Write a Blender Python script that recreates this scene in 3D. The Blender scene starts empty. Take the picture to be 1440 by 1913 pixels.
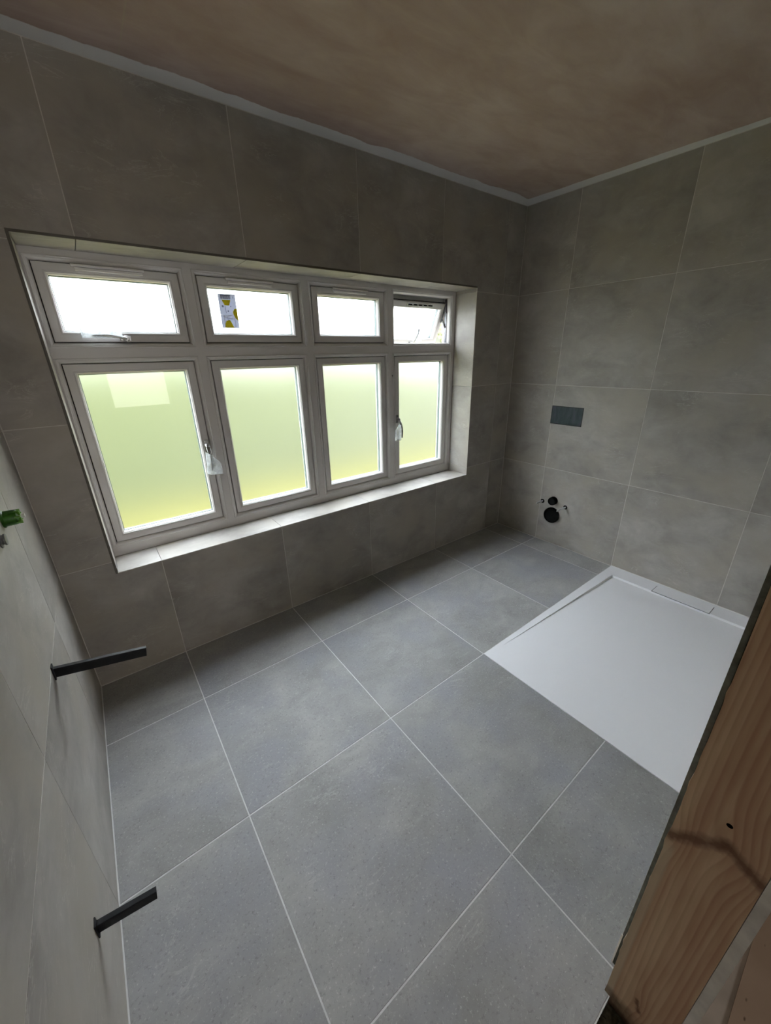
import bpy, bmesh, math, random
from mathutils import Vector, Matrix, Euler

random.seed(7)
S = bpy.context.scene
COL = S.collection

# ------------------------------------------------------------------ camera
F_PX = 715.059
R = ((0.79613155, -0.60475944, -0.0209899),
     (-0.23817841, -0.28128409, -0.92959685),
     (0.55627834, 0.74508072, -0.36797978))
cam_d = bpy.data.cameras.new('camera')
cam = bpy.data.objects.new('camera', cam_d)
COL.objects.link(cam)
m = Matrix.Identity(4)
for i in range(3):
    m[i][0] = R[0][i]
    m[i][1] = -R[1][i]
    m[i][2] = -R[2][i]
m[0][3], m[1][3], m[2][3] = -2.687963, -1.917015, 1.423044
cam.matrix_world = m
cam_d.sensor_fit = 'HORIZONTAL'
cam_d.sensor_width = 36
cam_d.lens = F_PX / 1440 * 36
cam_d.shift_x = 0.42325 / 1440
cam_d.shift_y = -9.58458 / 1440
cam_d.clip_start = 0.02
S.camera = cam

# ------------------------------------------------------------------ light
w = bpy.data.worlds.new('overcast_sky')
S.world = w
w.use_nodes = True
nt = w.node_tree
nt.nodes.clear()
wo = nt.nodes.new('ShaderNodeOutputWorld')
bg = nt.nodes.new('ShaderNodeBackground')
tc = nt.nodes.new('ShaderNodeTexCoord')
sx = nt.nodes.new('ShaderNodeSeparateXYZ')
rp = nt.nodes.new('ShaderNodeValToRGB')
rp.color_ramp.elements[0].position = 0.0
rp.color_ramp.elements[0].color = (0.84, 0.87, 0.92, 1)
rp.color_ramp.elements[1].position = 0.7
rp.color_ramp.elements[1].color = (0.84, 0.895, 1.0, 1)
nt.links.new(tc.outputs['Generated'], sx.inputs[0])
nt.links.new(sx.outputs['Z'], rp.inputs[0])
nt.links.new(rp.outputs[0], bg.inputs[0])
bg.inputs[1].default_value = 12.0
nt.links.new(bg.outputs[0], wo.inputs[0])

ld = bpy.data.lights.new('hallway_daylight', 'AREA')
ld.shape = 'RECTANGLE'
ld.size, ld.size_y = 0.8, 0.55
ld.energy = 9.5
ld.color = (1.0, 0.95, 0.90)
lo = bpy.data.objects.new('hallway_daylight', ld)
lo.location = (-2.0, -4.0, 1.12)
lo.rotation_euler = (math.radians(90), 0, 0)
COL.objects.link(lo)

S.view_settings.view_transform = 'Standard'
S.view_settings.look = 'None'
S.view_settings.gamma = 1
S.view_settings.use_curve_mapping = False
S.view_settings.exposure = 0.22
S.cycles.max_bounces = 14
S.cycles.transmission_bounces = 10
S.cycles.diffuse_bounces = 8
S.cycles.sample_clamp_indirect = 12
S.cycles.use_denoising = True
S.cycles.blur_glossy = 0.5

# ------------------------------------------------------------------ geometry helpers
class MB:
    def __init__(s):
        s.v = []
        s.f = []

    def add(s, vs, fs):
        o = len(s.v)
        s.v += [tuple(v) for v in vs]
        s.f += [tuple(i + o for i in f) for f in fs]
        return s

    def box(s, a, b, M=None):
        x0, y0, z0 = a
        x1, y1, z1 = b
        vs = [Vector(p) for p in ((x0, y0, z0), (x1, y0, z0), (x1, y1, z0), (x0, y1, z0), (x0, y0, z1), (x1, y0, z1), (x1, y1, z1), (x0, y1, z1))]
        if M:
            vs = [M @ v for v in vs]
        return s.add(vs, [(0, 3, 2, 1), (4, 5, 6, 7), (0, 1, 5, 4), (1, 2, 6, 5), (2, 3, 7, 6), (3, 0, 4, 7)])

    def ring(s, rect, prof, closed=False):
        """mitred frame round rect (x0,x1,z0,z1); prof = (outward offset, y)"""
        x0, x1, z0, z1 = rect
        vs, fs = [], []
        for o, y in prof:
            vs += [(x0 - o, y, z0 - o), (x1 + o, y, z0 - o), (x1 + o, y, z1 + o), (x0 - o, y, z1 + o)]
        n = len(prof)
        for i in range(n if closed else n - 1):
            j = (i + 1) % n
            for k in range(4):
                l = (k + 1) % 4
                fs.append((i * 4 + k, i * 4 + l, j * 4 + l, j * 4 + k))
        return s.add(vs, fs)

    def plate(s, us, vs_, keep, n0, n1, P):
        """grid of cells us x vs_ kept by keep(i,j), from depth n0 to n1, P maps (u,v,n)"""
        idx = {}
        V, Fc = [], []
        def g(i, j, k):
            if (i, j, k) not in idx:
                idx[(i, j, k)] = len(V)
                V.append(P(us[i], vs_[j], n0 if k else n1))
            return idx[(i, j, k)]
        nu, nv = len(us) - 1, len(vs_) - 1
        K = lambda i, j: 0 <= i < nu and 0 <= j < nv and keep(i, j)
        for i in range(nu):
            for j in range(nv):
                if not K(i, j):
                    continue
                Fc.append((g(i, j, 0), g(i + 1, j, 0), g(i + 1, j + 1, 0), g(i, j + 1, 0)))
                Fc.append((g(i, j, 1), g(i, j + 1, 1), g(i + 1, j + 1, 1), g(i + 1, j, 1)))
                for (di, dj, a, b) in ((-1, 0, (i, j + 1), (i, j)), (1, 0, (i + 1, j), (i + 1, j + 1)), (0, -1, (i, j), (i + 1, j)), (0, 1, (i + 1, j + 1), (i, j + 1))):
                    if not K(i + di, j + dj):
                        Fc.append((g(*a, 0), g(*a, 1), g(*b, 1), g(*b, 0)))
        return s.add(V, Fc)

    def tube(s, pts, rad, n=12, sy=1.0, cap=True):
        """round (or flattened, sy) tube along points, rad number or list"""
        pts = [Vector(p) for p in pts]
        rads = rad if isinstance(rad, (list, tuple)) else [rad] * len(pts)
        vs, fs = [], []
        up = Vector((0, 0, 1))
        for i, p in enumerate(pts):
            d = (pts[min(i + 1, len(pts) - 1)] - pts[max(i - 1, 0)]).normalized()
            a = up.cross(d)
            if a.length < 0.2:
                a = Vector((1, 0, 0)).cross(d)
            a.normalize()
            b = d.cross(a)
            for k in range(n):
                t = 2 * math.pi * k / n
                vs.append(p + a * math.cos(t) * rads[i] + b * math.sin(t) * rads[i] * sy)
        for i in range(len(pts) - 1):
            for k in range(n):
                l = (k + 1) % n
                fs.append((i * n + k, i * n + l, (i + 1) * n + l, (i + 1) * n + k))
        if cap:
            fs.append(tuple(range(n - 1, -1, -1)))
            fs.append(tuple((len(pts) - 1) * n + k for k in range(n)))
        return s.add(vs, fs)

    def lathe(s, prof, M, n=28):
        """prof = (radius, axial) about local z, placed by matrix M"""
        vs, fs = [], []
        for r, h in prof:
            for k in range(n):
                t = 2 * math.pi * k / n
                vs.append(M @ Vector((r * math.cos(t), r * math.sin(t), h)))
        for i in range(len(prof) - 1):
            for k in range(n):
                l = (k + 1) % n
                fs.append((i * n + k, i * n + l, (i + 1) * n + l, (i + 1) * n + k))
        return s.add(vs, fs)

    def mesh(s, name, mat=None, smooth=False):
        me = bpy.data.meshes.new(name)
        me.from_pydata(s.v, [], s.f)
        bm = bmesh.new()
        bm.from_mesh(me)
        bmesh.ops.recalc_face_normals(bm, faces=bm.faces)
        bm.to_mesh(me)
        bm.free()
        if mat:
            me.materials.append(mat)
        if smooth:
            for p in me.polygons:
                p.use_smooth = True
            try:
                me.set_sharp_from_angle(angle=math.radians(38))
            except Exception:
                pass
        return me

    def build(s, name, mat, parent=None, smooth=False):
        return link(bpy.data.objects.new(name, s.mesh(name, mat, smooth)), parent)

def link(o, parent=None):
    COL.objects.link(o)
    if parent:
        o.parent = parent
    return o

def bevel(o, width=0.001, seg=2):
    b = o.modifiers.new('bevel', 'BEVEL')
    b.width = width
    b.segments = seg
    b.limit_method = 'ANGLE'
    b.angle_limit = math.radians(40)
    return o

def empty(name, loc=(0, 0, 0)):
    o = bpy.data.objects.new(name, None)
    o.location = loc
    return link(o)

def tag(o, label=None, cat=None, group=None, kind=None):
    for k, v in (('label', label), ('category', cat), ('group', group), ('kind', kind)):
        if v:
            o[k] = v
    return o

# ------------------------------------------------------------------ materials
def base(name, rough=0.5, spec=0.5, metal=0.0):
    m = bpy.data.materials.new(name)
    m.use_nodes = True
    t = m.node_tree
    b = t.nodes['Principled BSDF']
    b.inputs['Roughness'].default_value = rough
    b.inputs['Specular IOR Level'].default_value = spec
    b.inputs['Metallic'].default_value = metal
    return m, t, b

def N(t, kind, **kw):
    n = t.nodes.new(kind)
    for k, v in kw.items():
        if k.startswith('i_'):
            n.inputs[k[2:].replace('_', ' ')].default_value = v
        else:
            setattr(n, k, v)
    return n

def noise(t, vec, scale, detail=4, rough=0.55, dist=0.0):
    n = N(t, 'ShaderNodeTexNoise')
    n.inputs['Scale'].default_value = scale
    n.inputs['Detail'].default_value = detail
    n.inputs['Roughness'].default_value = rough
    n.inputs['Distortion'].default_value = dist
    if vec:
        t.links.new(vec, n.inputs['Vector'])
    return n.outputs['Fac']

def math_(t, op, a, b=None, c=None, clamp=False):
    n = N(t, 'ShaderNodeMath', operation=op, use_clamp=clamp)
    for i, x in enumerate((a, b, c)):
        if x is None:
            continue
        if isinstance(x, (int, float)):
            n.inputs[i].default_value = x
        else:
            t.links.new(x, n.inputs[i])
    return n.outputs[0]

def mixc(t, fac, a, b, mode='MIX'):
    n = N(t, 'ShaderNodeMix', data_type='RGBA', blend_type=mode)
    for sock, x in ((n.inputs[0], fac), (n.inputs[6], a), (n.inputs[7], b)):
        if isinstance(x, (int, float)):
            sock.default_value = x
        elif isinstance(x, tuple):
            sock.default_value = (*x, 1)
        else:
            t.links.new(x, sock)
    return n.outputs[2]

def ramp(t, fac, stops):
    n = N(t, 'ShaderNodeValToRGB')
    e = n.color_ramp.elements
    while len(e) < len(stops):
        e.new(0.5)
    for k, (p, c) in zip(e, stops):
        k.position = p
        k.color = (*c, 1) if isinstance(c, tuple) else (c, c, c, 1)
    t.links.new(fac, n.inputs[0])
    return n.outputs[0]

def bump(t, b, h, strength, dist=0.001):
    n = N(t, 'ShaderNodeBump')
    n.inputs['Strength'].default_value = strength
    n.inputs['Distance'].default_value = dist
    t.links.new(h, n.inputs['Height'])
    t.links.new(n.outputs[0], b.inputs['Normal'])

def plain(name, col, rough=0.5, spec=0.5, metal=0.0, vary=0.0, scale=30):
    m, t, b = base(name, rough, spec, metal)
    b.inputs['Base Color'].default_value = (*col, 1)
    if vary:
        tc = N(t, 'ShaderNodeTexCoord')
        f = noise(t, tc.outputs['Object'], scale)
        c = mixc(t, ramp(t, f, [(0.3, 0.0), (0.7, 1.0)]), tuple(x * (1 - vary) for x in col), tuple(min(1, x * (1 + vary)) for x in col))
        t.links.new(c, b.inputs['Base Color'])
    return m

def tile_mat(name, dark, mid, light, tint, rough, fine):
    m, t, b = base(name, rough, 0.4)
    tc = N(t, 'ShaderNodeTexCoord')
    oi = N(t, 'ShaderNodeObjectInfo')
    off = N(t, 'ShaderNodeVectorMath', operation='SCALE')
    off.inputs[0].default_value = (31.7, 17.3, 9.1)
    t.links.new(oi.outputs['Random'], off.inputs['Scale'])
    rot = N(t, 'ShaderNodeVectorRotate', rotation_type='Z_AXIS')
    t.links.new(tc.outputs['Object'], rot.inputs['Vector'])
    ang = math_(t, 'MULTIPLY', oi.outputs['Random'], 37.0)
    ang = math_(t, 'FLOOR', ang)
    ang = math_(t, 'MULTIPLY', ang, math.pi)
    t.links.new(ang, rot.inputs['Angle'])
    ad = N(t, 'ShaderNodeVectorMath', operation='ADD')
    t.links.new(rot.outputs[0], ad.inputs[0])
    t.links.new(off.outputs[0], ad.inputs[1])
    P = ad.outputs[0]
    # stretched copy for the drawn-out clouds in the stone print
    mp = N(t, 'ShaderNodeMapping')
    mp.inputs['Rotation'].default_value = (0, 0, 0.95)
    mp.inputs['Scale'].default_value = (1.0, 1.6, 1.0)
    t.links.new(P, mp.inputs['Vector'])
    big = noise(t, P, 2.6, 5, 0.55, 0.4)
    cloud = noise(t, mp.outputs[0], 5.0, 7, 0.6, 0.7)
    sm = noise(t, P, 45, 5, 0.6)
    f = math_(t, 'ADD', math_(t, 'MULTIPLY', big, 0.5), math_(t, 'MULTIPLY', cloud, 0.42))
    f = math_(t, 'ADD', f, math_(t, 'MULTIPLY', sm, 0.08))
    c = ramp(t, f, [(0.36, dark), (0.5, mid), (0.63, light)])
    hue = noise(t, P, 3.7, 3, 0.5, 0.2)
    c = mixc(t, math_(t, 'MULTIPLY', ramp(t, hue, [(0.45, 0.0), (0.65, 1.0)]), 0.75), c, tint)
    # thin pale scratches of the print
    mp2 = N(t, 'ShaderNodeMapping')
    mp2.inputs['Rotation'].default_value = (0, 0, 0.9)
    mp2.inputs['Scale'].default_value = (1.0, 3.2, 1.0)
    t.links.new(P, mp2.inputs['Vector'])
    vn = noise(t, mp2.outputs[0], 4.2, 6, 0.62, 1.2)
    line = math_(t, 'ABSOLUTE', math_(t, 'SUBTRACT', vn, 0.5))
    lmask = ramp(t, line, [(0.0, 1.0), (0.012, 0.0)])
    gate = ramp(t, noise(t, P, 6, 2), [(0.52, 0.0), (0.64, 1.0)])
    c = mixc(t, math_(t, 'MULTIPLY', math_(t, 'MULTIPLY', lmask, gate), 0.4), c, tuple(min(1, x * 1.35) for x in light))
    if fine:
        sp = noise(t, P, 150, 4, 0.75)
        c = mixc(t, math_(t, 'MULTIPLY', ramp(t, sp, [(0.58, 0.0), (0.7, 1.0)]), fine), c, tuple(min(1, x * 1.6) for x in light))
        sp2 = noise(t, P, 120, 4, 0.75)
        c = mixc(t, math_(t, 'MULTIPLY', ramp(t, sp2, [(0.56, 0.0), (0.7, 1.0)]), fine), c, tuple(x * 0.6 for x in dark))
    # each tile fired a touch lighter or darker
    g = N(t, 'ShaderNodeHueSaturation')
    r2 = math_(t, 'FRACT', math_(t, 'MULTIPLY', oi.outputs['Random'], 13.7))
    t.links.new(math_(t, 'ADD', math_(t, 'MULTIPLY', r2, 0.14), 0.93), g.inputs['Value'])
    t.links.new(c, g.inputs['Color'])
    t.links.new(g.outputs[0], b.inputs['Base Color'])
    bump(t, b, math_(t, 'ADD', cloud, math_(t, 'MULTIPLY', sm, 0.8)), 0.25, 0.0015)
    return m

M = {}
M['wall_tile'] = tile_mat('wall_tile', (0.27, 0.250, 0.228), (0.365, 0.342, 0.315), (0.46, 0.436, 0.405), (0.40, 0.365, 0.31), 0.5, 0.0)
M['floor_tile'] = tile_mat('floor_tile', (0.27, 0.265, 0.26), (0.34, 0.335, 0.33), (0.42, 0.415, 0.405), (0.312, 0.314, 0.348), 0.5, 0.6)
M['grout'] = plain('grout', (0.60, 0.58, 0.54), 0.9, 0.2, vary=0.12)
M['floor_grout'] = plain('floor_grout', (0.72, 0.72, 0.72), 0.9, 0.2, vary=0.1)
M['trim'] = plain('tile_edge', (0.13, 0.12, 0.10), 0.5, 0.4)
M['cut_edge'] = plain('tile_cut_edge', (0.115, 0.12, 0.105), 0.8, 0.2, vary=0.25, scale=60)
M['tray'] = plain('stone_resin', (0.87, 0.87, 0.91), 0.38, 0.5)
M['black'] = plain('black_coated_metal', (0.009, 0.009, 0.011), 0.5, 0.25)
M['blackpipe'] = plain('black_plastic', (0.003, 0.003, 0.003), 0.8, 0.2)
M['void'] = plain('hole_black', (0.002, 0.002, 0.002), 1.0, 0.0)
M['gap_blackout'] = plain('black_gap_filler', (0.02, 0.018, 0.018), 0.7, 0.3)
M['spacer'] = plain('spacer_bar', (0.10, 0.13, 0.13), 0.4, 0.5)
M['sleeve_grey'] = plain('grey_sleeve', (0.42, 0.42, 0.42), 0.5)
M['backlit_chrome'] = plain('backlit_grey_metal', (0.25, 0.25, 0.25), 0.35, 0.5, 0.3)  # darker copy of the chrome, backlit shade put into the colour
M['rod'] = plain('pale_rod', (0.5, 0.5, 0.5), 0.5)
M['chrome'] = plain('brushed_chrome', (0.42, 0.42, 0.42), 0.3, 0.5, 1.0)
M['steel'] = plain('dark_steel', (0.16, 0.16, 0.17), 0.4, 0.5, 0.8)
M['green'] = plain('green_plastic', (0.03, 0.13, 0.01), 0.35, 0.5, vary=0.5, scale=60)
M['greenlight'] = plain('bright_green_plastic', (0.14, 0.34, 0.05), 0.4)
M['white'] = plain('white_plastic', (0.8, 0.8, 0.78), 0.4)
M['hall'] = plain('hallway_wall_paint', (0.62, 0.56, 0.50), 0.9, 0.2, vary=0.05, scale=4)
M['vent'] = plain('smooth_white_plastic', (0.80, 0.78, 0.77), 0.3)
M['board'] = plain('plasterboard_edge', (0.66, 0.62, 0.56), 0.95, 0.1, vary=0.22, scale=14)
M['rubble'] = plain('rough_subfloor', (0.05, 0.045, 0.03), 0.95, 0.1, vary=0.7, scale=90)

# white woodgrain window plastic
m, t, b = base('white_foil', 0.42, 0.4)
tc = N(t, 'ShaderNodeTexCoord')
b.inputs['Base Color'].default_value = (0.69, 0.665, 0.655, 1)
mp = N(t, 'ShaderNodeMapping')
mp.inputs['Scale'].default_value = (25, 25, 220)
t.links.new(tc.outputs['Object'], mp.inputs[0])
bump(t, b, noise(t, mp.outputs[0], 3, 4, 0.6), 0.2, 0.0006)
M['frame'] = m

# cistern opening cover: dark teal smeared plastic
m, t, b = base('teal_cover', 0.6, 0.3)
tc = N(t, 'ShaderNodeTexCoord')
mp = N(t, 'ShaderNodeMapping')
mp.inputs['Scale'].default_value = (1, 34, 9)
t.links.new(tc.outputs['Object'], mp.inputs[0])
c = ramp(t, noise(t, mp.outputs[0], 1.0, 5, 0.6, 0.3), [(0.33, (0.035, 0.05, 0.065)), (0.52, (0.055, 0.08, 0.085)), (0.7, (0.085, 0.085, 0.125))])
t.links.new(c, b.inputs['Base Color'])
M['teal'] = m

# fresh pink-brown skim plaster with a white painted margin along the walls
m, t, b = base('skim_plaster', 0.85, 0.25)
tc = N(t, 'ShaderNodeTexCoord')
P = tc.outputs['Object']
sp = N(t, 'ShaderNodeSeparateXYZ')
t.links.new(P, sp.inputs[0])
mp = N(t, 'ShaderNodeMapping')
mp.inputs['Rotation'].default_value = (0, 0, 0.6)
mp.inputs['Scale'].default_value = (1, 2.6, 1)
t.links.new(P, mp.inputs[0])
f = math_(t, 'ADD', math_(t, 'MULTIPLY', noise(t, P, 1.5, 4, 0.5, 0.3), 0.55), math_(t, 'MULTIPLY', noise(t, mp.outputs[0], 3.4, 6, 0.6, 0.5), 0.45))
c = ramp(t, f, [(0.38, (0.38, 0.28, 0.24)), (0.5, (0.44, 0.345, 0.30)), (0.63, (0.52, 0.43, 0.385))])
mp2 = N(t, 'ShaderNodeMapping')
mp2.inputs['Rotation'].default_value = (0, 0, -0.5)
mp2.inputs['Scale'].default_value = (1, 5, 1)
t.links.new(P, mp2.inputs[0])
st = ramp(t, noise(t, mp2.outputs[0], 4.5, 5, 0.6, 0.8), [(0.62, 0.0), (0.72, 1.0)])
c = mixc(t, math_(t, 'MULTIPLY', st, 0.22), c, (0.50, 0.42, 0.34))
# board joint running away from the window wall at x = -2.34
dj = math_(t, 'ABSOLUTE', math_(t, 'ADD', sp.outputs[0], 2.3405))
c = mixc(t, math_(t, 'MULTIPLY', ramp(t, dj, [(0.0, 1.0), (0.004, 0.0)]), 0.35), c, (0.46, 0.42, 0.30))
edge = math_(t, 'ADD', math_(t, 'MULTIPLY', noise(t, P, 5, 3, 0.5), 0.07), math_(t, 'MULTIPLY', noise(t, P, 70, 3, 0.6), 0.008))
dw = math_(t, 'SUBTRACT', math_(t, 'MULTIPLY', sp.outputs[1], -1.0), math_(t, 'ADD', edge, 0.040))
dr = math_(t, 'SUBTRACT', math_(t, 'MULTIPLY', sp.outputs[0], -1.0), math_(t, 'ADD', math_(t, 'ADD', math_(t, 'MULTIPLY', edge, 0.4), 0.095), math_(t, 'MULTIPLY', sp.outputs[1], 0.042)))
mask = ramp(t, math_(t, 'ADD', math_(t, 'MULTIPLY', math_(t, 'MINIMUM', dw, dr), 250.0), 0.5), [(0.0, 1.0), (1.0, 0.0)])
c = mixc(t, mask, c, (0.70, 0.70, 0.70))
t.links.new(c, b.inputs['Base Color'])
bump(t, b, noise(t, mp.outputs[0], 5, 5, 0.6), 0.15, 0.002)
M['plaster'] = m

# pine post: grain along z, bent round the knots (object y across the face)
m, t, b = base('rough_pine', 0.7, 0.25)
tc = N(t, 'ShaderNodeTexCoord')
P = tc.outputs['Object']
sp = N(t, 'ShaderNodeSeparateXYZ')
t.links.new(P, sp.inputs[0])
yy, zz = sp.outputs[1], sp.outputs[2]
wob = N(t, 'ShaderNodeMapping')
wob.inputs['Scale'].default_value = (1, 9, 1.0)
t.links.new(P, wob.inputs[0])
g = math_(t, 'ADD', math_(t, 'MULTIPLY', yy, 1.0), math_(t, 'MULTIPLY', noise(t, wob.outputs[0], 1.3, 3, 0.45), 0.028))
knots = [(-1.890, 0.615, 0.013, 0.012), (-1.945, 0.675, 0.014, 0.014), (-1.978, 0.655, 0.015, 0.016), (-1.936, 0.075, 0.010, 0.010)]
dark = None
for ky, kz, kr, ka in knots:
    dy = math_(t, 'SUBTRACT', yy, ky)
    dz = math_(t, 'MULTIPLY', math_(t, 'SUBTRACT', zz, kz), 0.30)
    d2 = math_(t, 'ADD', math_(t, 'MULTIPLY', dy, dy), math_(t, 'MULTIPLY', dz, dz))
    e = math_(t, 'EXPONENT', math_(t, 'MULTIPLY', d2, -1.0 / (2 * kr * kr)))
    g = math_(t, 'ADD', g, math_(t, 'MULTIPLY', e, ka))
# dark branch streaks: two slanting bars (capsule distance)
def seg(ay, az, by, bz, r):
    vy, vz = by - ay, bz - az
    L2 = vy * vy + vz * vz
    py = math_(t, 'SUBTRACT', yy, ay)
    pz = math_(t, 'SUBTRACT', zz, az)
    h = math_(t, 'MULTIPLY', math_(t, 'ADD', math_(t, 'MULTIPLY', py, vy), math_(t, 'MULTIPLY', pz, vz)), 1 / L2, clamp=True)
    qy = math_(t, 'SUBTRACT', py, math_(t, 'MULTIPLY', h, vy))
    qz = math_(t, 'SUBTRACT', pz, math_(t, 'MULTIPLY', h, vz))
    d = math_(t, 'SQRT', math_(t, 'ADD', math_(t, 'MULTIPLY', qy, qy), math_(t, 'MULTIPLY', math_(t, 'MULTIPLY', qz, qz), 0.35)))
    d = math_(t, 'ADD', d, math_(t, 'MULTIPLY', math_(t, 'SUBTRACT', noise(t, P, 70, 3), 0.5), 0.012))
    return ramp(t, math_(t, 'DIVIDE', d, r), [(0.15, 1.0), (1.0, 0.0)])
s1 = seg(-1.880, 0.612, -1.940, 0.668, 0.013)
s2 = seg(-1.945, 0.676, -1.994, 0.648, 0.012)
s3 = seg(-1.930, 0.088, -1.938, 0.06, 0.006)
grain = math_(t, 'FRACT', math_(t, 'MULTIPLY', g, 95.0))
gl = ramp(t, grain, [(0.0, (0.72, 0.50, 0.32)), (0.4, (0.64, 0.43, 0.265)), (0.85, (0.42, 0.24, 0.14)), (1.0, (0.68, 0.47, 0.30))])
big = noise(t, wob.outputs[0], 2.2, 3, 0.5)
gl = mixc(t, 0.55, gl, ramp(t, big, [(0.40, (0.74, 0.57, 0.37)), (0.60, (0.46, 0.27, 0.165))]))
fi = N(t, 'ShaderNodeMapping')
fi.inputs['Scale'].default_value = (1, 60, 3)
t.links.new(P, fi.inputs[0])
gl = mixc(t, math_(t, 'MULTIPLY', noise(t, fi.outputs[0], 6, 3, 0.6), 0.35), gl, (0.34, 0.22, 0.14))
for s_ in (s1, s2, s3):
    gl = mixc(t, math_(t, 'MULTIPLY', s_, 0.85), gl, (0.15, 0.07, 0.04))
# pale planed arris on the room side, darker low down at the foot
pale = ramp(t, math_(t, 'ADD', math_(t, 'MULTIPLY', yy, -1.0), math_(t, 'MULTIPLY', noise(t, wob.outputs[0], 2, 2), 0.01)), [(0.0, 0.0), (1.0, 0.0)])
n_ = math_(t, 'SUBTRACT', math_(t, 'ADD', yy, 1.8985), math_(t, 'MULTIPLY', noise(t, wob.outputs[0], 1.6, 2), 0.012))
pm = math_(t, 'MULTIPLY', ramp(t, math_(t, 'MULTIPLY', n_, 220.0), [(0.0, 0.0), (1.0, 1.0)]), ramp(t, math_(t, 'MULTIPLY', math_(t, 'SUBTRACT', 0.60, zz), 30.0), [(0.0, 0.0), (1.0, 1.0)]))
gl = mixc(t, math_(t, 'MULTIPLY', pm, 0.5), gl, (0.62, 0.55, 0.39))
foot_tone = ramp(t, math_(t, 'ADD', zz, math_(t, 'MULTIPLY', noise(t, P, 25, 4), 0.09)), [(0.03, 1.0), (0.085, 0.0)])
gl = mixc(t, math_(t, 'MULTIPLY', foot_tone, 0.85), gl, (0.04, 0.025, 0.015))
t.links.new(gl, b.inputs['Base Color'])
bump(t, b, grain, 0.08, 0.001)
M['pine'] = m

# clear inner pane
m = bpy.data.materials.new('clear_glass')
m.use_nodes = True
t = m.node_tree
t.nodes.clear()
o_ = N(t, 'ShaderNodeOutputMaterial')
tr = N(t, 'ShaderNodeBsdfTransparent')
tr.inputs[0].default_value = (0.97, 0.985, 0.97, 1)
gs = N(t, 'ShaderNodeBsdfGlossy')
gs.inputs['Roughness'].default_value = 0.02
fr = N(t, 'ShaderNodeFresnel')
fr.inputs[0].default_value = 1.45
mx = N(t, 'ShaderNodeMixShader')
t.links.new(fr.outputs[0], mx.inputs[0])
t.links.new(tr.outputs[0], mx.inputs[1])
t.links.new(gs.outputs[0], mx.inputs[2])
t.links.new(mx.outputs[0], o_.inputs[0])
M['clear'] = m

# obscured (satin) outer pane
m = bpy.data.materials.new('frosted_glass')
m.use_nodes = True
t = m.node_tree
t.nodes.clear()
o_ = N(t, 'ShaderNodeOutputMaterial')
gl_ = N(t, 'ShaderNodeBsdfRefraction')
gl_.inputs['Color'].default_value = (0.96, 0.98, 0.96, 1)
gl_.inputs['Roughness'].default_value = 0.65
gl_.inputs['IOR'].default_value = 1.3
dl_ = N(t, 'ShaderNodeBsdfTranslucent')
dl_.inputs['Color'].default_value = (0.92, 0.96, 0.92, 1)
mx = N(t, 'ShaderNodeMixShader')
mx.inputs[0].default_value = 0.02
t.links.new(gl_.outputs[0], mx.inputs[1])
t.links.new(dl_.outputs[0], mx.inputs[2])
t.links.new(mx.outputs[0], o_.inputs[0])
M['frosted'] = m
m = bpy.data.materials.new('glass_outer_face')
m.use_nodes = True
t = m.node_tree
t.nodes.clear()
o_ = N(t, 'ShaderNodeOutputMaterial')
tr = N(t, 'ShaderNodeBsdfTransparent')
t.links.new(tr.outputs[0], o_.inputs[0])
M['glass_outer'] = m

# thin clear wrapping
m = bpy.data.materials.new('plastic_film')
m.use_nodes = True
t = m.node_tree
t.nodes.clear()
o_ = N(t, 'ShaderNodeOutputMaterial')
tr = N(t, 'ShaderNodeBsdfTransparent')
pf = N(t, 'ShaderNodeBsdfPrincipled')
pf.inputs['Base Color'].default_value = (0.85, 0.88, 0.9, 1)
pf.inputs['Roughness'].default_value = 0.25
tl = N(t, 'ShaderNodeBsdfTranslucent')
tl.inputs[0].default_value = (0.9, 0.92, 0.93, 1)
dm = N(t, 'ShaderNodeMixShader')
t.links.new(pf.outputs[0], dm.inputs[1])
t.links.new(tl.outputs[0], dm.inputs[2])
df = dm
mx = N(t, 'ShaderNodeMixShader')
tc = N(t, 'ShaderNodeTexCoord')
fz = ramp(t, noise(t, tc.outputs['Object'], 60, 4, 0.6, 0.5), [(0.4, 0.35), (0.65, 0.62)])
t.links.new(fz, mx.inputs[0])
t.links.new(tr.outputs[0], mx.inputs[1])
t.links.new(df.outputs[0], mx.inputs[2])
t.links.new(mx.outputs[0], o_.inputs[0])
M['film'] = m

# brown hardboard floor protection with scuffs
m, t, b = base('hardboard', 0.8, 0.2)
tc = N(t, 'ShaderNodeTexCoord')
P = tc.outputs['Object']
c = ramp(t, noise(t, P, 5, 4), [(0.35, (0.33, 0.25, 0.19)), (0.65, (0.39, 0.30, 0.235))])
vo = N(t, 'ShaderNodeTexVoronoi')
vo.inputs['Scale'].default_value = 22
mp = N(t, 'ShaderNodeMapping')
mp.inputs['Scale'].default_value = (1, 2.2, 1)
mp.inputs['Rotation'].default_value = (0, 0, 0.8)
t.links.new(P, mp.inputs[0])
t.links.new(mp.outputs[0], vo.inputs['Vector'])
c = mixc(t, math_(t, 'MULTIPLY', ramp(t, vo.outputs['Distance'], [(0.06, 1.0), (0.14, 0.0)]), 0.8), c, (0.07, 0.045, 0.03))
t.links.new(c, b.inputs['Base Color'])
M['hardboard'] = m
M['screed'] = plain('dusty_grey_board', (0.44, 0.40, 0.36), 0.9, 0.2, vary=0.15, scale=12)

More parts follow.
